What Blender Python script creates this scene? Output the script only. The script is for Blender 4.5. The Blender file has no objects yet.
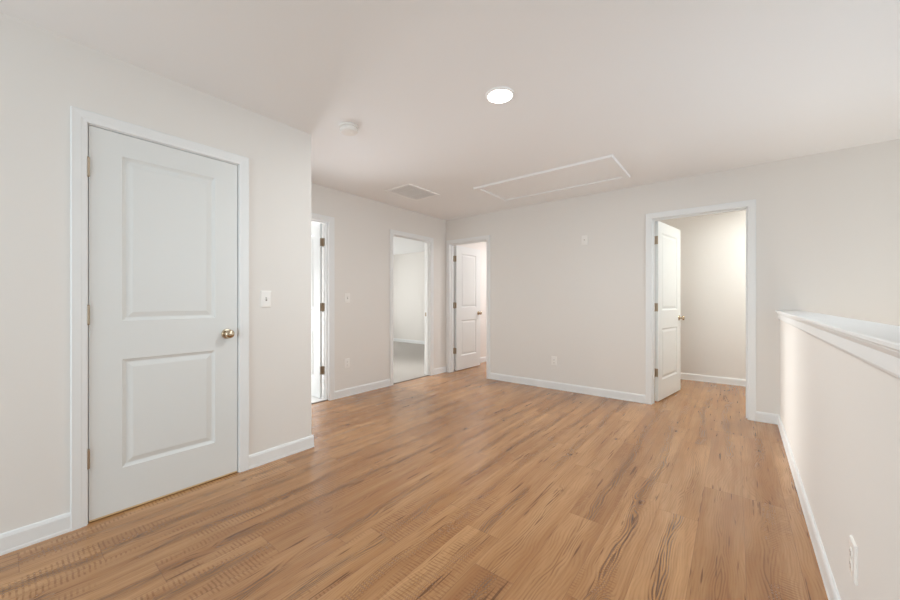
import bpy, bmesh, math, random
from mathutils import Vector, Matrix
C = bpy.context.scene
COL = C.collection
R = math.radians
H = 2.44          # ceiling height
T = 0.114         # wall thickness
XL, XH, YB, XR = -2.590, -3.647, 4.490, 0.3136   # left wall, hall wall, back wall, half wall faces
YC = 1.522        # where the left wall ends
YR = -2.60        # rear wall

# ------------------------------------------------------------------ camera
cd = bpy.data.cameras.new('camera'); cam = bpy.data.objects.new('camera', cd); COL.objects.link(cam)
cam.location = (0, 0, 1.1407); cam.rotation_euler = (R(90), 0, R(38.446))
cd.sensor_width = 36; cd.lens = 358.97 / 900 * 36; cd.shift_y = 1.0 / 900
cd.clip_start = 0.02
C.camera = cam
# ------------------------------------------------------------------ world, lights, exposure
w = bpy.data.worlds.new('world'); C.world = w; w.use_nodes = True
w.node_tree.nodes['Background'].inputs[0].default_value = (0.80, 0.90, 1.0, 1)
w.node_tree.nodes['Background'].inputs[1].default_value = 0.6
C.view_settings.view_transform = 'Standard'; C.view_settings.look = 'None'
C.view_settings.gamma = 1; C.view_settings.use_curve_mapping = False
C.view_settings.exposure = 0.15
C.cycles.diffuse_bounces = 8; C.cycles.max_bounces = 14

def area(name, loc, rot, sx, sy, power, col=(1, 1, 1), spread=180):
    l = bpy.data.lights.new(name, 'AREA'); l.shape = 'RECTANGLE'; l.size = sx; l.size_y = sy
    l.energy = power; l.color = col; l.spread = R(spread)
    o = bpy.data.objects.new(name, l); COL.objects.link(o); o.location = loc; o.rotation_euler = rot
    return o
# bedroom daylight, plus added fill lights at the unseen rear and stairwell
DAY = (0.79, 0.905, 1.0)
area('rear_fill_light', (-1.3, YR + 0.03, 1.15), (R(90), 0, 0), 2.2, 2.1, 46, (0.775, 0.925, 1.0))  # unseen area light added behind the loft to brighten it
area('stair_side_fill', (1.42, 2.6, 1.50), (R(90), 0, R(90)), 2.0, 1.1, 9.5, (0.75, 0.9, 1.0), 100)  # added out-of-view fill, aimed over the half wall at the left walls
area('stairwell_up_fill', (0.94, 3.4, -0.6), (R(180), 0, 0), 0.9, 1.6, 14, (1.0, 0.93, 0.85))  # added upward fill for the ceiling, no such source known
area('bedroom_window_daylight', (-7.9, 5.3, 1.3), (R(90), 0, R(-90)), 1.6, 1.4, 28, (0.99, 1.0, 0.97))
area('bedroom_doorway_beam', (-7.9, 3.85, 1.45), (R(83), 0, R(-90)), 1.1, 1.1, 34, (0.98, 0.99, 0.97), 55)  # added narrow beam sending bedroom daylight through the doorway onto the floor
area('front_bedroom_window_daylight', (-5.45, 2.05, 0.80), (R(90), 0, R(-90)), 1.4, 1.3, 56, (0.93, 0.96, 1.0))

# ------------------------------------------------------------------ materials
def mat(name, col, rough=0.5, metal=0.0, bump=0.0, bscale=300.0, var=0.0, spec=0.5):
    m = bpy.data.materials.new(name); m.use_nodes = True
    nt = m.node_tree; b = nt.nodes['Principled BSDF']
    b.inputs['Base Color'].default_value = (*col, 1); b.inputs['Roughness'].default_value = rough
    b.inputs['Metallic'].default_value = metal; b.inputs['Specular IOR Level'].default_value = spec
    g = nt.nodes.new('ShaderNodeNewGeometry')
    if bump:
        n = nt.nodes.new('ShaderNodeTexNoise'); n.inputs['Scale'].default_value = bscale; n.inputs['Detail'].default_value = 3
        bp = nt.nodes.new('ShaderNodeBump'); bp.inputs['Strength'].default_value = bump; bp.inputs['Distance'].default_value = 0.002
        nt.links.new(g.outputs['Position'], n.inputs['Vector']); nt.links.new(n.outputs['Fac'], bp.inputs['Height'])
        nt.links.new(bp.outputs['Normal'], b.inputs['Normal'])
    if var:
        n2 = nt.nodes.new('ShaderNodeTexNoise'); n2.inputs['Scale'].default_value = bscale * .5; n2.inputs['Detail'].default_value = 4
        mx = nt.nodes.new('ShaderNodeMixRGB'); mx.blend_type = 'MIX'
        mx.inputs[1].default_value = (*[c * (1 - var) for c in col], 1); mx.inputs[2].default_value = (*[min(1, c * (1 + var)) for c in col], 1)
        nt.links.new(g.outputs['Position'], n2.inputs['Vector']); nt.links.new(n2.outputs['Fac'], mx.inputs[0])
        nt.links.new(mx.outputs[0], b.inputs['Base Color'])
    return m
M_WALL = mat('wall_paint', (0.80, 0.777, 0.747), 0.75, bump=0.06, bscale=260, spec=0.25)
M_CEIL = mat('ceiling_paint', (0.88, 0.885, 0.89), 0.9, bump=0.08, bscale=220, spec=0.15)
M_TRIM = mat('trim_paint', (0.83, 0.845, 0.85), 0.38, bump=0.02, bscale=120, spec=0.4)
M_DOOR = mat('door_paint', (0.765, 0.785, 0.78), 0.42, bump=0.06, bscale=180, spec=0.4)
M_NICK = mat('satin_nickel', (0.56, 0.46, 0.34), 0.24, metal=1.0)
M_HINGE = mat('hinge_metal', (0.45, 0.37, 0.28), 0.36, metal=0.8)
M_PLAST = mat('plastic', (0.89, 0.87, 0.84), 0.35)
M_PLASTD = mat('plastic_slot', (0.25, 0.22, 0.2), 0.5)
M_DETECT = mat('detector_plastic', (0.84, 0.82, 0.79), 0.45)
M_VENT = mat('vent_enamel', (0.93, 0.93, 0.93), 0.4)
M_VOID = mat('duct_interior', (0.80, 0.79, 0.77), 0.9)
M_CARPET = mat('carpet_pile', (0.42, 0.395, 0.37), 1.0, bump=1.0, bscale=500, var=0.25, spec=0.0)
M_TAN = mat('tan_door_strip', (0.72, 0.52, 0.27), 0.7)
M_LENS = bpy.data.materials.new('lamp_lens'); M_LENS.use_nodes = True
_b = M_LENS.node_tree.nodes['Principled BSDF']; _b.inputs['Emission Color'].default_value = (1, 0.97, 0.92, 1); _b.inputs['Emission Strength'].default_value = 9

def wood_material():
    m = bpy.data.materials.new('wood_plank_floor'); m.use_nodes = True
    nt = m.node_tree; N = nt.nodes; L = nt.links; bs = N['Principled BSDF']
    def val(x, inp):
        if isinstance(x, (int, float)): inp.default_value = x
        else: L.new(x, inp)
    def mth(op, a, b=0.0, c=None):
        n = N.new('ShaderNodeMath'); n.operation = op
        val(a, n.inputs[0]); val(b, n.inputs[1])
        if c is not None: val(c, n.inputs[2])
        return n.outputs[0]
    def comb(x, y, z):
        n = N.new('ShaderNodeCombineXYZ'); val(x, n.inputs[0]); val(y, n.inputs[1]); val(z, n.inputs[2]); return n.outputs[0]
    def noise(v, scale=1.0, detail=2.0, rough=0.5, dist=0.0):
        n = N.new('ShaderNodeTexNoise'); L.new(v, n.inputs['Vector']); n.inputs['Scale'].default_value = scale
        n.inputs['Detail'].default_value = detail; n.inputs['Roughness'].default_value = rough; n.inputs['Distortion'].default_value = dist
        return n.outputs['Fac']
    def rnd(v):
        n = N.new('ShaderNodeTexWhiteNoise'); n.noise_dimensions = '2D'; L.new(v, n.inputs['Vector']); return n.outputs['Value']
    def sm(x, lo, hi):
        n = N.new('ShaderNodeMapRange'); n.interpolation_type = 'SMOOTHSTEP'; val(x, n.inputs['Value'])
        n.inputs['From Min'].default_value = lo; n.inputs['From Max'].default_value = hi; return n.outputs['Result']
    def mix(f, a, b, mode='MIX'):
        n = N.new('ShaderNodeMixRGB'); n.blend_type = mode; val(f, n.inputs[0])
        for i, q in ((1, a), (2, b)):
            if isinstance(q, tuple): n.inputs[i].default_value = (*q, 1)
            else: L.new(q, n.inputs[i])
        return n.outputs[0]
    g = N.new('ShaderNodeNewGeometry'); sp = N.new('ShaderNodeSeparateXYZ'); L.new(g.outputs['Position'], sp.inputs[0])
    X = sp.outputs[0]; Y = sp.outputs[1]
    W, PL = 0.184, 1.22
    u = mth('DIVIDE', mth('ADD', X, 20.02), W)
    row = mth('FLOOR', u); fu = mth('FRACT', u)
    off = rnd(comb(row, 3.7, 0))
    v = mth('ADD', mth('DIVIDE', mth('ADD', Y, 30), PL), off)
    colm = mth('FLOOR', v); fv = mth('FRACT', v)
    pid = rnd(comb(row, colm, 0)); pid2 = rnd(comb(colm, mth('ADD', row, 77.3), 0)); pid3 = rnd(comb(mth('ADD', colm, 31.1), mth('ADD', row, 13.3), 0))
    z = mth('MULTIPLY', pid, 90.0)
    # knots: sparse cells inside each plank that also push the growth rings aside
    vor = N.new('ShaderNodeTexVoronoi'); vor.feature = 'F1'; vor.inputs['Scale'].default_value = 1.0; vor.inputs['Randomness'].default_value = 0.9
    L.new(comb(mth('MULTIPLY', fu, 1.3), mth('MULTIPLY', Y, 2.9), z), vor.inputs['Vector'])
    vsep = N.new('ShaderNodeSeparateColor'); L.new(vor.outputs['Color'], vsep.inputs[0])
    has = mth('GREATER_THAN', vsep.outputs[0], 0.42)
    kd = vor.outputs['Distance']
    knot = mth('MULTIPLY', has, mth('SUBTRACT', 1.0, sm(kd, 0.02, 0.11)))
    kpush = mth('MULTIPLY', has, mth('POWER', 2.718, mth('MULTIPLY', mth('MULTIPLY', kd, kd), -30.0)))
    # growth rings: contour lines of a field stretched along the plank
    fine = noise(comb(mth('MULTIPLY', X, 95), mth('MULTIPLY', Y, 4), z), 1.0, 3.0, 0.6)
    wob = noise(comb(0.0, mth('MULTIPLY', Y, 1.2), z), 1.0, 2.0, 0.45)
    cen = mth('ADD', mth('SUBTRACT', fu, 0.5), mth('MULTIPLY', mth('SUBTRACT', wob, 0.5), 0.9))
    sway = noise(comb(mth('MULTIPLY', fu, 1.2), mth('MULTIPLY', Y, 2.1), mth('ADD', z, 5)), 1.0, 2.0, 0.45)
    field = mth('ADD', mth('ADD', mth('MULTIPLY', mth('ABSOLUTE', cen), 1.5), mth('MULTIPLY', sway, 0.85)), mth('MULTIPLY', kpush, 0.34))
    ring = mth('FRACT', mth('ADD', mth('MULTIPLY', field, 10.5), mth('MULTIPLY', fine, 0.16)))
    line = mth('MULTIPLY', sm(ring, 0.34, 0.74), mth('SUBTRACT', 1.0, sm(ring, 0.86, 1.0)))
    brk = sm(noise(comb(mth('MULTIPLY', X, 40), mth('MULTIPLY', Y, 7), mth('ADD', z, 17)), 1.0, 2.0, 0.6), 0.30, 0.55)
    band = mth('SUBTRACT', 1.0, sm(mth('ABSOLUTE', cen), 0.06, 0.20))          # heart of the plank
    patch = sm(noise(comb(mth('MULTIPLY', fu, 0.6), mth('MULTIPLY', Y, 1.6), mth('ADD', z, 31)), 1.0, 2.0), 0.32, 0.48)
    heart = mth('MULTIPLY', mth('MULTIPLY', line, mth('MAXIMUM', band, kpush)), mth('MAXIMUM', patch, kpush))
    heart = mth('MULTIPLY', mth('MULTIPLY', heart, mth('ADD', 0.35, mth('MULTIPLY', sm(pid2, 0.15, 0.45), 0.65))), mth('ADD', 0.35, mth('MULTIPLY', brk, 0.65)))
    soft = mth('MULTIPLY', mth('MULTIPLY', line, 0.24), brk)
    # saw marks: rows of short dashes across the plank
    sawn = noise(comb(mth('MULTIPLY', X, 10), mth('MULTIPLY', Y, 1.5), mth('ADD', z, 60)), 1.0, 2.0)
    dash = noise(comb(mth('MULTIPLY', X, 26), mth('MULTIPLY', Y, 50), z), 1.0, 1.0)
    jig = noise(comb(mth('MULTIPLY', X, 12), mth('MULTIPLY', Y, 2), z), 1.0, 1.0)
    saw = mth('SINE', mth('ADD', mth('MULTIPLY', Y, 380.0), mth('MULTIPLY', jig, 6.0)))
    sawm = mth('MULTIPLY', mth('MULTIPLY', mth('MULTIPLY', sm(saw, -0.1, 0.7), sm(dash, 0.28, 0.55)), sm(sawn, 0.47, 0.56)), sm(pid3, 0.30, 0.55))
    # dark checks: short splits along the grain
    chk = noise(comb(mth('MULTIPLY', X, 70), mth('MULTIPLY', Y, 3.2), mth('ADD', z, 44)), 1.0, 2.0, 0.5)
    chk = mth('MULTIPLY', sm(chk, 0.645, 0.72), 0.8)
    streak = noise(comb(mth('MULTIPLY', X, 34), mth('MULTIPLY', Y, 0.9), mth('ADD', z, 71)), 1.0, 3.0, 0.6)
    # colours
    tone = mix(pid, (0.365, 0.170, 0.064), (0.560, 0.305, 0.136))
    broad = noise(comb(mth('MULTIPLY', X, 9), mth('MULTIPLY', Y, 0.9), z), 1.0, 3.0, 0.6)
    tone = mix(sm(broad, 0.30, 0.72), mix(0.50, tone, (0.31, 0.135, 0.048)), mix(0.35, tone, (0.66, 0.395, 0.195)))
    tone = mix(mth('MULTIPLY', sm(streak, 0.48, 0.72), 0.38), tone, (0.26, 0.108, 0.036))
    tone = mix(mth('MULTIPLY', sm(fine, 0.45, 0.75), 0.30), tone, (0.25, 0.105, 0.036))
    tone = mix(soft, tone, (0.22, 0.088, 0.028))
    tone = mix(mth('MULTIPLY', sawm, 0.55), tone, (0.19, 0.076, 0.025))
    tone = mix(mth('MULTIPLY', heart, 0.97), tone, (0.070, 0.025, 0.008))
    tone = mix(chk, tone, (0.10, 0.036, 0.012))
    tone = mix(mth('MULTIPLY', knot, 0.90), tone, (0.085, 0.030, 0.010))
    # joints
    ju = mth('MINIMUM', fu, mth('SUBTRACT', 1.0, fu)); jv = mth('MINIMUM', fv, mth('SUBTRACT', 1.0, fv))
    joint = mth('MAXIMUM', mth('SUBTRACT', 1.0, sm(ju, 0.002, 0.009)), mth('SUBTRACT', 1.0, sm(jv, 0.0004, 0.0016)))
    tone = mix(mth('MULTIPLY', joint, 0.45), tone, (0.14, 0.065, 0.03))
    L.new(tone, bs.inputs['Base Color'])
    rg = mth('ADD', 0.21, mth('MULTIPLY', mth('ADD', mth('MULTIPLY', sawm, 0.5), heart), 0.12))
    L.new(rg, bs.inputs['Roughness']); bs.inputs['Specular IOR Level'].default_value = 0.75
    hgt = mth('SUBTRACT', 1.0, mth('ADD', mth('ADD', mth('MULTIPLY', sawm, 0.35), mth('MULTIPLY', heart, 0.5)), joint))
    bp = N.new('ShaderNodeBump'); bp.inputs['Strength'].default_value = 0.25; bp.inputs['Distance'].default_value = 0.0012
    L.new(hgt, bp.inputs['Height']); L.new(bp.outputs['Normal'], bs.inputs['Normal'])
    return m
M_WOOD = wood_material()

# ------------------------------------------------------------------ mesh helpers
def box(bm, x0, x1, y0, y1, z0, z1, bevel=0.0):
    vs = [bm.verts.new((x, y, z)) for z in (z0, z1) for y in (y0, y1) for x in (x0, x1)]
    fs = [bm.faces.new([vs[i] for i in q]) for q in ((0, 2, 3, 1), (4, 5, 7, 6), (0, 1, 5, 4), (2, 6, 7, 3), (0, 4, 6, 2), (1, 3, 7, 5))]
    if bevel:
        es = list({e for f in fs for e in f.edges})
        bmesh.ops.bevel(bm, geom=es, offset=bevel, segments=2, profile=0.5, affect='EDGES')
def lathe(bm, prof, axis='z', seg=40, origin=(0, 0, 0)):
    # prof: list of (radius, along); along runs along the axis ('z' or '-y' or 'y')
    rings = []
    for r, a in prof:
        ring = []
        for k in range(seg):
            t = 2 * math.pi * k / seg; c, s = r * math.cos(t), r * math.sin(t)
            p = (c, s, a) if axis == 'z' else ((c, -a, s) if axis == '-y' else (c, a, -s))
            ring.append(bm.verts.new(Vector(p) + Vector(origin)))
        rings.append(ring)
    for i in range(len(rings) - 1):
        for k in range(seg):
            bm.faces.new((rings[i][k], rings[i][(k + 1) % seg], rings[i + 1][(k + 1) % seg], rings[i + 1][k]))
    bm.faces.new(rings[0][::-1]); bm.faces.new(rings[-1])
def sweep(bm, path, prof, closed=False):
    # mitred sweep: path points (x,z) in the plane y=0, prof points (outward offset, thickness along -y)
    n = len(path); rows = []
    for i, p in enumerate(path):
        p = Vector(p)
        def nrm(a, b):
            d = (Vector(b) - Vector(a)).normalized(); return Vector((-d.y, d.x))
        if closed or 0 < i < n - 1:
            n1 = nrm(path[i - 1], path[i]); n2 = nrm(path[i], path[(i + 1) % n])
            m = (n1 + n2); m = m / m.dot(n1)
        else:
            m = nrm(path[0], path[1]) if i == 0 else nrm(path[-2], path[-1])
        rows.append([bm.verts.new((p.x + m.x * o, -t, p.y + m.y * o)) for o, t in prof])
    k = len(prof)
    for i in range(n if closed else n - 1):
        a, b = rows[i], rows[(i + 1) % n]
        for j in range(k):
            bm.faces.new((a[j], a[(j + 1) % k], b[(j + 1) % k], b[j]))
    if not closed:
        bm.faces.new(rows[0]); bm.faces.new(rows[-1][::-1])
def obj(name, bm, m, parent=None, smooth=False, loc=None):
    bmesh.ops.recalc_face_normals(bm, faces=bm.faces[:])
    me = bpy.data.meshes.new(name); bm.to_mesh(me); bm.free(); me.materials.append(m)
    if smooth:
        me.shade_smooth() if hasattr(me, 'shade_smooth') else None
        try: me.set_sharp_from_angle(angle=R(35))
        except Exception: pass
    o = bpy.data.objects.new(name, me); COL.objects.link(o)
    if parent is not None: o.parent = parent
    if loc is not None: o.location = loc
    return o
def tag(o, label, cat, group=None, kind=None):
    o['label'] = label; o['category'] = cat
    if group: o['group'] = group
    if kind: o['kind'] = kind
    return o
def empty(name, loc, rz=0.0):
    o = bpy.data.objects.new(name, None); COL.objects.link(o); o.location = loc; o.rotation_euler = (0, 0, rz)
    o.empty_display_size = 0.1
    return o
def struct(name, bm, m, label, cat):
    return tag(obj(name, bm, m), label, cat, kind='structure')

# ------------------------------------------------------------------ shell
def wall_x(bm, x0, x1, y0, y1, holes, z0=0.0, z1=H):
    # wall of constant x; holes: (ya, yb, head) with optional sill
    y = y0
    for hl in sorted(holes):
        a, b, hd = hl[:3]; sl = hl[3] if len(hl) > 3 else None
        box(bm, x0, x1, y, a, z0, z1); box(bm, x0, x1, a, b, hd, z1)
        if sl is not None: box(bm, x0, x1, a, b, z0, sl)
        y = b
    box(bm, x0, x1, y, y1, z0, z1)
def wall_y(bm, y0, y1, x0, x1, holes, z0=0.0, z1=H):
    x = x0
    for hl in sorted(holes):
        a, b, hd = hl[:3]; sl = hl[3] if len(hl) > 3 else None
        box(bm, x, a, y0, y1, z0, z1); box(bm, a, b, y0, y1, hd, z1)
        if sl is not None: box(bm, a, b, y0, y1, z0, sl)
        x = b
    box(bm, x, x1, y0, y1, z0, z1)

JT = 0.018   # jamb board
HEAD = 2.045 # jamb head
D1 = (0.287, 0.994); D2 = (1.650, 2.362); D3 = (3.348, 4.108)
D4 = (-3.566, -2.874); D5 = (-0.715, 0.094)
def hole(d): return (d[0] - JT, d[1] + JT, HEAD + JT)
XW, XE, YN = -8.0, 1.45, 6.95
bm = bmesh.new(); wall_x(bm, XL - T, XL, YR, YC - T, [hole(D1)]); box(bm, XH - T, XL, YC - T, YC, 0, H)
struct('wall_left', bm, M_WALL, 'greige painted wall holding the closed white two-panel door', 'wall')
bm = bmesh.new(); wall_x(bm, XH - T, XH, YC, YB + T, [hole(D2), hole(D3)])
struct('wall_hall', bm, M_WALL, 'recessed greige wall with the two open doorways to carpeted rooms', 'wall')
bm = bmesh.new(); wall_y(bm, YB, YB + T, XH, XE, [hole(D4), hole(D5)])
struct('wall_back', bm, M_WALL, 'greige far wall between the two open white doors', 'wall')
bm = bmesh.new(); box(bm, XR, XR + T, YR, YB + 0.02, 0, 1.040)
struct('wall_right', bm, M_WALL, 'low pale half wall guarding the stairwell, under a white cap', 'half wall')
HALF = ['wall_right', 'baseboard_right', 'trim_1']    # the half wall runs about 0.7 degrees off the room's axis
bm = bmesh.new(); wall_y(bm, YR - T, YR, XL - T, XE + T, [(-2.4, -0.2, 2.2, 0.1)])  # unseen wall; opening added to hold the rear fill light
struct('wall_rear', bm, M_WALL, 'greige wall behind the loft with an opening added for the fill light', 'wall')
bm = bmesh.new(); wall_x(bm, XE, XE + T, YR, YB + T, [(1.6, 3.6, 2.05, 0.95)], -2.7)
box(bm, XR + T, XE, YR - T, YR, -2.7, 0); box(bm, XR + T, XE, YB, YB + T, -2.7, 0); box(bm, XR, XR + T, YR, YB, -2.7, 0)
struct('wall_stairwell', bm, M_WALL, 'greige walls enclosing the stairwell beyond the half wall', 'wall')
bm = bmesh.new(); box(bm, XR, XE + T, YR - T, YB + T, -2.8, -2.7)
struct('floor_stairwell', bm, M_WOOD, 'wooden floor at the bottom of the stairwell', 'floor')
# rooms beyond the doors
bm = bmesh.new()
wall_x(bm, XW - T, XW, -0.6, YN, [(3.3, 4.4, 2.0, 0.9), (4.5, 6.1, 2.0, 0.6)]); wall_x(bm, -5.5 - T, -5.5, -0.6, 2.85, [(1.35, 2.75, 1.45, 0.15)])
box(bm, XW, XH - T, -0.6 - T, -0.6, 0, H); box(bm, XW, XH - T, 2.85, 2.95, 0, H); box(bm, XW - T, XH - T, YN, YN + T, 0, H)
box(bm, XH - T, XH - 0.045, YB + T, YN + T, 0, H); box(bm, XH - T, XH, -0.6 - T, YC - T, 0, H)
struct('wall_bedroom', bm, M_WALL, 'pale walls of the carpeted rooms seen through the open doorways', 'wall')
bm = bmesh.new()
box(bm, -2.10, -2.10 + T, YB + T, YN, 0, H); box(bm, XH - 0.045, -2.10 + T, YN, YN + T, 0, H)
struct('wall_bath', bm, M_WALL, 'warm lit walls of the room behind the door in the hall corner', 'wall')
YK = 6.215
bm = bmesh.new()
box(bm, -1.25, 0.95, YK, YK + T, 0, H); box(bm, -1.25 - T, -1.25, YB + T, YK + T, 0, H); box(bm, 0.95, 0.95 + T, YB + T, YK + T, 0, H)
struct('wall_closet', bm, M_WALL, 'cream wall inside the small room behind the right-hand open door', 'wall')
bm = bmesh.new(); box(bm, XW - T, XE + T, YR - T, YN + T, H, H + 0.1)
struct('ceiling', bm, M_CEIL, 'plain off-white flat ceiling with one lit downlight', 'ceiling')
bm = bmesh.new()
box(bm, XL - T - 0.8, XR, YR - T, YC - 0.05, -0.1, 0); box(bm, XH - 0.02, XR, YC - 0.05, YB, -0.1, 0)
box(bm, XH - 0.05, XE, YB, YN, -0.1, 0)
struct('floor', bm, M_WOOD, 'brown knotty wood-look plank floor with saw marks', 'floor')
bm = bmesh.new(); box(bm, XW, XH - 0.02, -0.6, YB, -0.1, -0.001); box(bm, XW, XH - 0.05, YB, YN, -0.1, -0.001)
box(bm, XW, XH - 0.045, 2.95, YB + T, -0.001, 0.006); box(bm, XW, XH - T, YB + T, YN, -0.001, 0.006)
struct('floor_carpet', bm, M_CARPET, 'pale grey-beige carpet in the bedroom beyond the hall doorway', 'carpet')
bm = bmesh.new(); box(bm, -5.5, XH - 0.045, -0.6, 2.85, -0.001, 0.005)
struct('floor_vinyl', bm, mat('vinyl_floor', (0.72, 0.71, 0.69), 0.4, var=0.06, bscale=30), 'pale floor of the bright room behind the wall corner', 'floor')

M_STRIP = mat('transition_strip', (0.20, 0.17, 0.145), 0.5)
for k, (a, b) in enumerate((D2, D3)):
    bm = bmesh.new(); box(bm, XH - 0.040, XH - 0.016, a, b, -0.0005, 0.007, 0.002)
    struct('trim_%d' % (k + 2), bm, M_STRIP, ('dark strip at the edge of the wood floor in the doorway beside the corner', 'dark strip between the wood floor and the carpet in the open doorway')[k], 'threshold')

# ------------------------------------------------------------------ doors
CW = 0.059
CAS = [(0.0, 0.0), (0.0, 0.009), (0.003, 0.0115), (0.018, 0.0125), (0.023, 0.0140), (0.046, 0.0155), (0.055, 0.0165), (CW, 0.014), (CW, 0.0)]
def leaf_mesh(w, h, s):
    """Two-panel moulded slab: x from 0.003 to w (times s), y -0.040..-0.005, z 0..h."""
    bm = bmesh.new()
    st = 0.130; xs = [0.003, st, w - st, w]
    zs = [0.0, 0.226, 0.812, 1.020, h - 0.120, h]
    for y, sg in ((-0.040, 1), (-0.005, -1)):
        for i in range(3):
            for j in range(5):
                x0, x1, z0, z1 = xs[i], xs[i + 1], zs[j], zs[j + 1]
                if i == 1 and j in (1, 3):
                    loops = []
                    for o, d in ((0, 0), (0.004, 0.0035), (0.013, 0.0085), (0.017, 0.010), (0.022, 0.0095), (0.044, 0.003), (0.048, 0.0025)):
                        loops.append([bm.verts.new((s * x, y + sg * d, z)) for x, z in ((x0 + o, z0 + o), (x1 - o, z0 + o), (x1 - o, z1 - o), (x0 + o, z1 - o))])
                    for a, b in zip(loops, loops[1:]):
                        for k in range(4): bm.faces.new((a[k], a[(k + 1) % 4], b[(k + 1) % 4], b[k]))
                    bm.faces.new(loops[-1])
                else:
                    bm.faces.new([bm.verts.new((s * x, y, z)) for x, z in ((x0, z0), (x1, z0), (x1, z1), (x0, z1))])
    for i in range(3):
        for z in (0.0, h):
            bm.faces.new([bm.verts.new((s * x, y, z)) for x, y in ((xs[i], -.040), (xs[i + 1], -.040), (xs[i + 1], -.005), (xs[i], -.005))])
    for j in range(5):
        for x in (xs[0], w):
            bm.faces.new([bm.verts.new((s * x, y, z)) for y, z in ((-.040, zs[j]), (-.005, zs[j]), (-.005, zs[j + 1]), (-.040, zs[j + 1]))])
    bmesh.ops.remove_doubles(bm, verts=bm.verts[:], dist=1e-5)
    return bm
def knob_mesh(x, z, yface, sg):
    bm = bmesh.new(); ax = '-y' if sg < 0 else 'y'
    lathe(bm, [(0.033, 0.0), (0.033, 0.004), (0.030, 0.008), (0.016, 0.010), (0.0125, 0.014), (0.0125, 0.026), (0.018, 0.031), (0.0245, 0.036),
               (0.0275, 0.043), (0.0275, 0.050), (0.025, 0.056), (0.019, 0.061), (0.010, 0.0635), (0.001, 0.064)], ax, 36, (x, yface, z))
    return bm
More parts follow.
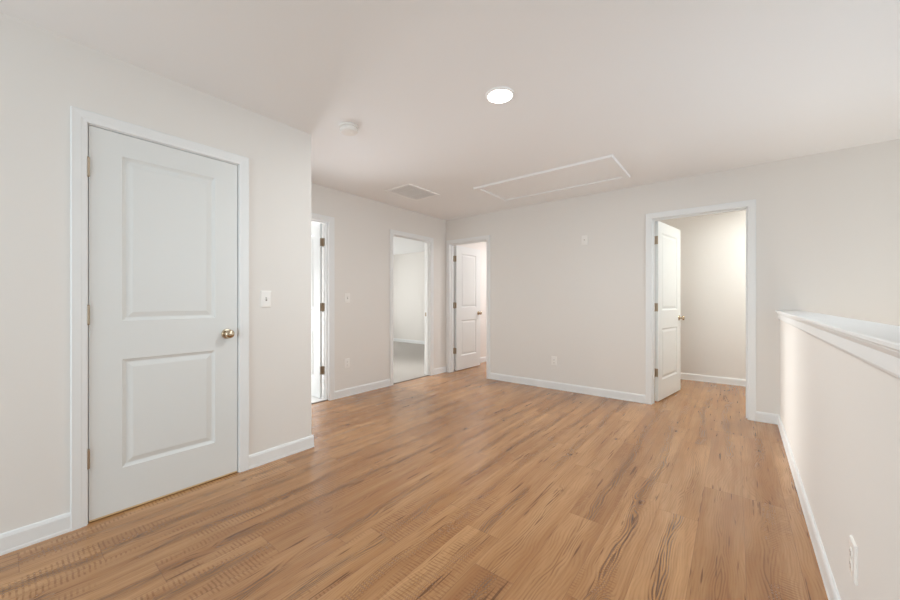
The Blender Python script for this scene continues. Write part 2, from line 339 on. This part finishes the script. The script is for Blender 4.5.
def door(name, pos, th, w, label, hinge=None, swing='away', angle=0.0, tan_strip=False, strike=None, knobs=True):
    """Local frame: x along the wall (0..w clear opening), -y towards the loft, y 0..T through the wall."""
    e = tag(empty(name, pos, th), label, 'door' if hinge else 'doorway', kind='structure')
    rv = 0.004
    bm = bmesh.new()
    sweep(bm, [(w + rv, 0.0), (w + rv, HEAD + rv), (-rv, HEAD + rv), (-rv, 0.0)], [(-o, t) for o, t in CAS]); obj('casing', bm, M_TRIM, e)
    bm = bmesh.new()
    sweep(bm, [(w + rv, 0.0), (w + rv, HEAD + rv), (-rv, HEAD + rv), (-rv, 0.0)], [(-o, -T - t) for o, t in CAS]); obj('casing', bm, M_TRIM, e)
    bm = bmesh.new()
    for a, b in ((-JT, 0), (w, w + JT)): box(bm, a, b, 0, T, 0, HEAD + JT)
    box(bm, 0, w, 0, T, HEAD, HEAD + JT)
    j = obj('jamb', bm, M_TRIM, e)
    s0, s1 = (0.048, 0.082) if swing == 'near' else (T - 0.078, T - 0.043)
    bm = bmesh.new(); box(bm, 0, 0.011, s0, s1, 0, HEAD, 0.002); box(bm, w - 0.011, w, s0, s1, 0, HEAD, 0.002); box(bm, 0.011, w - 0.011, s0, s1, HEAD - 0.011, HEAD, 0.002)
    obj('door_stop', bm, M_TRIM, j)
    if strike:
        bm = bmesh.new(); yy = T - 0.022 if swing == 'away' else 0.022
        xx = w if strike > 0 else 0
        box(bm, xx - 0.0015, xx + 0.0015, yy - 0.014, yy + 0.014, 0.905, 0.962); obj('strike_plate', bm, M_HINGE, e)
    if not hinge: return e
    s = 1 if hinge == 'left' else -1
    px = 0.0 if s > 0 else w
    py = T + 0.005 if swing == 'away' else 0.0
    wl = w - 0.004; gap = 0.014; h = HEAD - 0.004 - gap
    mesh = leaf_mesh(wl, h, s)
    if swing == 'near':   # flush with the loft side of the jamb
        for v in mesh.verts: v.co.y = -v.co.y - 0.003
    lf = obj('door_leaf', mesh, M_DOOR, e, loc=(px, py, gap)); lf.rotation_euler = (0, 0, angle * s)
    ya, yb = (-0.040, -0.005) if swing == 'away' else (0.002, 0.037)
    if knobs:
        kx = s * (wl - 0.062); kz = 0.928 - gap
        obj('door_knob', knob_mesh(kx, kz, ya, -1), M_NICK, lf, smooth=True)
        obj('door_knob', knob_mesh(kx, kz, yb, 1), M_NICK, lf, smooth=True)
        bm = bmesh.new(); box(bm, s * wl - 0.0012, s * wl + 0.0012, (ya + yb) / 2 - 0.0125, (ya + yb) / 2 + 0.0125, kz - 0.028, kz + 0.028)
        box(bm, s * wl - 0.004, s * wl + 0.004, (ya + yb) / 2 - 0.006, (ya + yb) / 2 + 0.006, kz - 0.007, kz + 0.007)
        obj('latch_plate', bm, M_HINGE, lf)
    if tan_strip:
        bm = bmesh.new(); box(bm, 0.004, wl - 0.001, ya + 0.001, yb - 0.001, -0.009, -0.0005); tag_p = obj('bottom_strip', bm, M_TAN, lf)  # thin tan strip along the underside of the leaf
        tag_p['label'] = 'tan strip under the door leaf'
    for z in (1.826, 1.070, 0.333):
        bm = bmesh.new(); hz = 0.046
        lathe(bm, [(0.0062, z - hz), (0.0062, z + hz)], 'z', 16, (0, 0, 0))
        lathe(bm, [(0.0070, z + hz), (0.0060, z + hz + 0.003), (0.002, z + hz + 0.006)], 'z', 16, (0, 0, 0))
        lathe(bm, [(0.0070, z - hz), (0.0060, z - hz - 0.003), (0.002, z - hz - 0.006)], 'z', 16, (0, 0, 0))
        # jamb plate
        if swing == 'away':
            box(bm, -0.0005 if s > 0 else -0.0018, 0.0018 if s > 0 else 0.0005, -0.042, -0.004, z - hz, z + hz)
            # plate on the leaf's edge turns with the leaf
            pl = bmesh.new(); box(pl, s * 0.003 - 0.0016, s * 0.003 + 0.0016, -0.039, -0.002, z - hz, z + hz)
            bmesh.ops.rotate(pl, verts=pl.verts[:], cent=(0, 0, 0), matrix=Matrix.Rotation(angle * s, 3, 'Z'))
            me = bpy.data.meshes.new('tmp'); pl.to_mesh(me); pl.free(); bm.from_mesh(me); bpy.data.meshes.remove(me)
        else:
            for v in bm.verts: v.co.y -= 0.0045
            box(bm, -0.0005, 0.0014, 0.0, 0.030, z - hz, z + hz)
        obj('hinge', bm, M_HINGE, e, smooth=True, loc=(px, py, 0))
    return e
door('door_1', (XL, D1[0], 0), R(90), D1[1] - D1[0], 'closed white two-panel door beside the light switch', 'left', 'near', 0.0, tan_strip=True, strike=1)
door('door_2', (XH, D2[0], 0), R(90), D2[1] - D2[0], 'open white door mostly hidden behind the wall corner', 'right', 'away', R(90), strike=-1)
door('door_3', (XH, D3[0], 0), R(90), D3[1] - D3[0], 'open white-trimmed doorway to the carpeted bedroom', None, 'away', strike=1)
door('door_4', (D4[0], YB, 0), 0, D4[1] - D4[0], 'white door standing open in the corner of the hall', 'left', 'away', R(89.5), strike=1)
door('door_5', (D5[0], YB, 0), 0, D5[1] - D5[0], 'white door standing open near the half wall', 'left', 'away', R(80.5), strike=1)

# ------------------------------------------------------------------ baseboards
BH = 0.092
def base_run(bm, p, q, n):
    """Baseboard from p to q (xy) with room-side normal n."""
    p = Vector((*p, 0)); q = Vector((*q, 0)); n = Vector((*n, 0))
    prof = [(0, 0), (0.0145, 0), (0.0145, 0.012), (0.0125, 0.016), (0.0125, BH - 0.016), (0.0085, BH - 0.004), (0.005, BH), (0, BH)]
    rows = [[bm.verts.new(b + n * t + Vector((0, 0, z))) for t, z in prof] for b in (p, q)]
    k = len(prof)
    for j in range(k): bm.faces.new((rows[0][j], rows[0][(j + 1) % k], rows[1][(j + 1) % k], rows[1][j]))
    bm.faces.new(rows[0]); bm.faces.new(rows[1][::-1])
G = 0.004 + CW
bt = 0.0145
def bb(name, runs, label):
    bm = bmesh.new()
    for r in runs: base_run(bm, *r)
    struct(name, bm, M_TRIM, label, 'baseboard')
bb('baseboard_left', [((XL, YR), (XL, D1[0] - G), (1, 0)), ((XL, D1[1] + G), (XL, YC + bt), (1, 0)), ((XL, YC), (XH, YC), (0, 1))], 'white baseboard either side of the closed two-panel door')
bb('baseboard_hall', [((XH, YC), (XH, D2[0] - G), (1, 0)), ((XH, D2[1] + G), (XH, D3[0] - G), (1, 0)), ((XH, D3[1] + G), (XH, YB), (1, 0))], 'white baseboard along the recessed hall wall')
bb('baseboard_back', [((D4[1] + G, YB), (D5[0] - G, YB), (0, -1)), ((D5[1] + G, YB), (XR, YB), (0, -1))], 'white baseboard along the far wall between the open doors')
bb('baseboard_right', [((XR, YR), (XR, YB + 0.02), (-1, 0))], 'white baseboard along the foot of the half wall')
bb('baseboard_rear', [((XL, YR), (XR, YR), (0, 1))], 'white baseboard on the wall behind the loft')
bb('baseboard_closet', [((-1.25, YK), (0.95, YK), (0, -1)), ((-1.25, YB + T), (-1.25, YK), (1, 0)), ((0.95, YB + T), (0.95, YK), (-1, 0))], 'white baseboard inside the small room at the right')
bb('baseboard_bath', [((XH - 0.045, YB + T + 0.07), (XH - 0.045, YN), (1, 0)), ((XH - 0.045, YN), (-2.10, YN), (0, -1)), ((-2.10, YB + T), (-2.10, YN), (-1, 0))], 'white baseboard in the warm room behind the corner door')
bb('baseboard_bedroom', [((XW, YN), (XH - T, YN), (0, -1)), ((XH - T, YB + T), (XH - T, YN), (-1, 0)), ((XW, 2.95), (XW, YN), (1, 0)), ((XW, 2.95), (XH - T, 2.95), (0, 1)), ((-5.5, 2.85), (XH - T, 2.85), (0, -1)), ((-5.5, -0.6), (-5.5, 2.85), (1, 0))], 'white baseboard in the carpeted rooms')

# ------------------------------------------------------------------ half-wall cap
bm = bmesh.new()
ye = YB + 0.02
def prism_y(bm, pts, y0, y1):
    a = [bm.verts.new((x, y0, z)) for x, z in pts]; b = [bm.verts.new((x, y1, z)) for x, z in pts]; k = len(pts)
    for j in range(k): bm.faces.new((a[j], a[(j + 1) % k], b[(j + 1) % k], b[j]))
    bm.faces.new(a); bm.faces.new(b[::-1])
cap = [(0.4590, 1.040), (0.4620, 1.043), (0.4620, 1.052), (0.4590, 1.055), (0.2880, 1.055), (0.2850, 1.052), (0.2850, 1.043), (0.2880, 1.040)]
prism_y(bm, cap, YR, ye)
cp = struct('trim_1', bm, M_TRIM, 'white wooden cap along the top of the half wall', 'cap rail')
bm = bmesh.new()
ap = [(XR, 1.040), (0.2925, 1.040), (0.2925, 1.034), (0.2965, 1.026), (0.3000, 1.020), (0.3000, 0.9835), (0.3030, 0.9760), (XR, 0.9760)]
prism_y(bm, ap, YR, ye); obj('apron', bm, M_TRIM, cp)
bm = bmesh.new(); prism_y(bm, [(2 * (XR + T / 2) - x, z) for x, z in ap], YR, ye); obj('apron', bm, M_TRIM, cp)

HA = -0.012
_rot = Matrix.Translation((XR + 0.010, YB, 0)) @ Matrix.Rotation(HA, 4, 'Z') @ Matrix.Translation((-XR, -YB, 0))
for n in HALF:
    bpy.data.objects[n].matrix_world = _rot

# ------------------------------------------------------------------ ceiling fixtures
DL = (-1.161, 1.969)
t = tag(empty('ceiling_downlight', (*DL, H)), 'round lit recessed downlight in the middle of the ceiling', 'ceiling light')
bm = bmesh.new(); lathe(bm, [(0.070, -0.006), (0.078, -0.011), (0.088, -0.008), (0.0915, -0.0)], 'z', 48); obj('trim_ring', bm, M_VENT, t, smooth=True)
bm = bmesh.new(); lathe(bm, [(0.076, -0.002), (0.076, -0.009), (0.070, -0.0125), (0.04, -0.0135), (0.001, -0.014)], 'z', 48); obj('lens', bm, M_LENS, t, smooth=True)
def lamp(name, loc, size, power, col):
    l = bpy.data.lights.new(name, 'AREA'); l.shape = 'DISK'; l.size = size; l.energy = power; l.color = col
    o = bpy.data.objects.new(name, l); COL.objects.link(o); o.location = loc; return o
lamp('downlight_glow', (*DL, H - 0.02), 0.14, 17.5, (0.955, 1.0, 0.985))
# the lit rooms behind the two open doors have lamps of their own
lamp('closet_lamp_glow', (0.58, 5.35, H - 0.03), 0.55, 20, (0.96, 0.99, 0.96))
lamp('bath_lamp_glow', (-2.55, 6.1, H - 0.03), 0.35, 24, (0.93, 0.93, 0.96))

t = tag(empty('smoke_detector', (-2.255, 1.628, H)), 'round off-white smoke detector on the ceiling near the wall corner', 'smoke detector')
bm = bmesh.new(); lathe(bm, [(0.070, 0.0), (0.070, -0.010), (0.067, -0.013)], 'z', 40); obj('base', bm, M_DETECT, t, smooth=True)
bm = bmesh.new(); lathe(bm, [(0.058, -0.012), (0.058, -0.018), (0.063, -0.020), (0.063, -0.036), (0.056, -0.044), (0.040, -0.047), (0.001, -0.048)], 'z', 40); obj('cover', bm, M_DETECT, t, smooth=True)
bm = bmesh.new(); lathe(bm, [(0.011, -0.045), (0.011, -0.0495), (0.001, -0.0500)], 'z', 20, (0.022, 0.012, 0)); obj('test_button', bm, M_PLAST, t, smooth=True)

vx0, vx1, vy0, vy1 = -3.222, -2.818, 2.826, 3.345
t = tag(empty('ceiling_vent', ((vx0 + vx1) / 2, (vy0 + vy1) / 2, H)), 'white louvred return air vent on the ceiling above the hall', 'vent')
hx, hy = (vx1 - vx0) / 2, (vy1 - vy0) / 2; fw = 0.034
bm = bmesh.new()
def frame_flat(bm, hx, hy, fw, z1, inner=0.0):
    # picture frame hanging below the ceiling plane, bevelled outer edge
    for q, (o, z) in enumerate(()): pass
    lo = []
    for o, z in ((0.0, 0.0), (0.004, -z1), (fw - 0.003, -z1), (fw, -z1 + 0.003), (fw, 0.0)):
        lo.append([bm.verts.new((x, y, z)) for x, y in ((-hx + o, -hy + o), (hx - o, -hy + o), (hx - o, hy - o), (-hx + o, hy - o))])
    for a, b in zip(lo, lo[1:] + lo[:1]):
        for k in range(4): bm.faces.new((a[k], a[(k + 1) % 4], b[(k + 1) % 4], b[k]))
frame_flat(bm, hx, hy, fw, 0.010); obj('vent_frame', bm, M_VENT, t)
bm = bmesh.new(); box(bm, -hx + fw, hx - fw, -hy + fw, hy - fw, -0.0012, -0.0002); obj('duct_back', bm, M_VOID, t)
bm = bmesh.new(); n = 12
for i in range(n):
    x = -hx + fw + (i + 0.5) * (2 * hx - 2 * fw) / n
    vs = [bm.verts.new((x + a, y, z)) for y in (-hy + fw, hy - fw) for a, z in ((-0.0122, -0.0062), (-0.0122, -0.0074), (0.0122, -0.0104), (0.0122, -0.0092))]
    for j in range(4): bm.faces.new((vs[j], vs[(j + 1) % 4], vs[4 + (j + 1) % 4], vs[4 + j]))
    bm.faces.new(vs[:4]); bm.faces.new(vs[4:][::-1])
obj('louvres', bm, M_VENT, t)
bm = bmesh.new()
for y in (-hy / 3, hy / 3): box(bm, -hx + fw, hx - fw, y - 0.003, y + 0.003, -0.0060, -0.002)
obj('crossbar', bm, M_VENT, t)

ax0, ax1, ay0, ay1 = -2.350, -0.850, 3.385, 4.092
t = tag(empty('attic_hatch', ((ax0 + ax1) / 2, (ay0 + ay1) / 2, H)), 'long rectangular painted attic hatch with trim frame on the ceiling', 'attic hatch')
hx, hy = (ax1 - ax0) / 2, (ay1 - ay0) / 2
bm = bmesh.new(); frame_flat(bm, hx, hy, 0.058, 0.020); obj('hatch_frame', bm, M_CEIL, t)
bm = bmesh.new(); box(bm, -hx + 0.062, hx - 0.062, -hy + 0.062, hy - 0.062, -0.006, -0.0005); obj('hatch_panel', bm, M_CEIL, t)

# ------------------------------------------------------------------ plates (local: x along wall, -y into the room)
def plate_base(name, pos, th, label, cat, group=None):
    t = tag(empty(name, pos, th), label, cat, group)
    bm = bmesh.new(); w2, h2 = 0.036, 0.0585
    lo = [[bm.verts.new((x, y, z)) for x, z in ((-a, -b), (a, -b), (a, b), (-a, b))] for a, b, y in ((w2, h2, 0), (w2, h2, -0.0025), (w2 - 0.004, h2 - 0.004, -0.0065), (w2 - 0.012, h2 - 0.012, -0.0072))]
    for a, b in zip(lo, lo[1:]):
        for k in range(4): bm.faces.new((a[k], a[(k + 1) % 4], b[(k + 1) % 4], b[k]))
    bm.faces.new(lo[0]); bm.faces.new(lo[-1]); obj('cover_plate', bm, M_PLAST, t)
    return t
def screws(t, zs):
    for z in zs:
        bm = bmesh.new(); lathe(bm, [(0.0034, 0.006), (0.0034, 0.0080), (0.001, 0.0086)], '-y', 12, (0, 0, z)); obj('screw', bm, M_PLAST, t)
def switch(pos, th, label):
    t = plate_base('light_switch', pos, th, label, 'light switch', 'light switches'); screws(t, (0.030, -0.030))
    bm = bmesh.new(); box(bm, -0.0052, 0.0052, -0.0074, -0.0060, -0.0125, 0.0125); obj('toggle_slot', bm, M_PLASTD, t)
    bm = bmesh.new(); box(bm, -0.0040, 0.0040, -0.0100, 0.0100, -0.004, 0.004, 0.001)
    bmesh.ops.rotate(bm, verts=bm.verts[:], cent=(0, 0, 0), matrix=Matrix.Rotation(R(-28), 3, 'X')); bmesh.ops.translate(bm, verts=bm.verts[:], vec=(0, -0.009, 0.002)); obj('toggle', bm, M_PLAST, t)
def outlet(pos, th, label):
    t = plate_base('wall_outlet', pos, th, label, 'outlet', 'power outlets'); screws(t, (0.0,))
    for z in (0.0195, -0.0195):
        bm = bmesh.new(); lathe(bm, [(0.0168, 0.006), (0.0168, 0.0082), (0.0155, 0.0090), (0.001, 0.0091)], '-y', 28, (0, 0, z)); s = obj('socket', bm, M_PLAST, t, smooth=True)
        bm = bmesh.new()
        for x in (-0.0064, 0.0064): box(bm, x - 0.0012, x + 0.0012, -0.0094, -0.0085, z - 0.001, z + 0.0075)
        lathe(bm, [(0.0026, 0.0085), (0.0026, 0.0094)], '-y', 12, (0, 0, z - 0.0075)); obj('slots', bm, M_PLASTD, s)
switch((XL, 1.175, 1.154), R(90), 'white toggle light switch between the closed door and the corner')
switch((XH, 2.610, 1.177), R(90), 'small light switch on the recessed hall wall')
outlet((XH, 2.605, 0.392), R(90), 'power outlet low on the recessed hall wall')
outlet((-1.838, YB, 0.362), 0, 'power outlet low on the far wall')
outlet(tuple(_rot @ Vector((XR, 1.645, 0.341))), R(-90) + HA, 'power outlet low on the half wall')
t = plate_base('wall_plate', (-1.450, YB, 1.890), 0, 'small plain cover plate high on the far wall', 'wall plate'); screws(t, (0.042, -0.042))
bm = bmesh.new(); lathe(bm, [(0.0055, 0.0065), (0.0055, 0.0150), (0.004, 0.0155)], '-y', 12, (0, 0, 0)); obj('cable_jack', bm, M_HINGE, t)
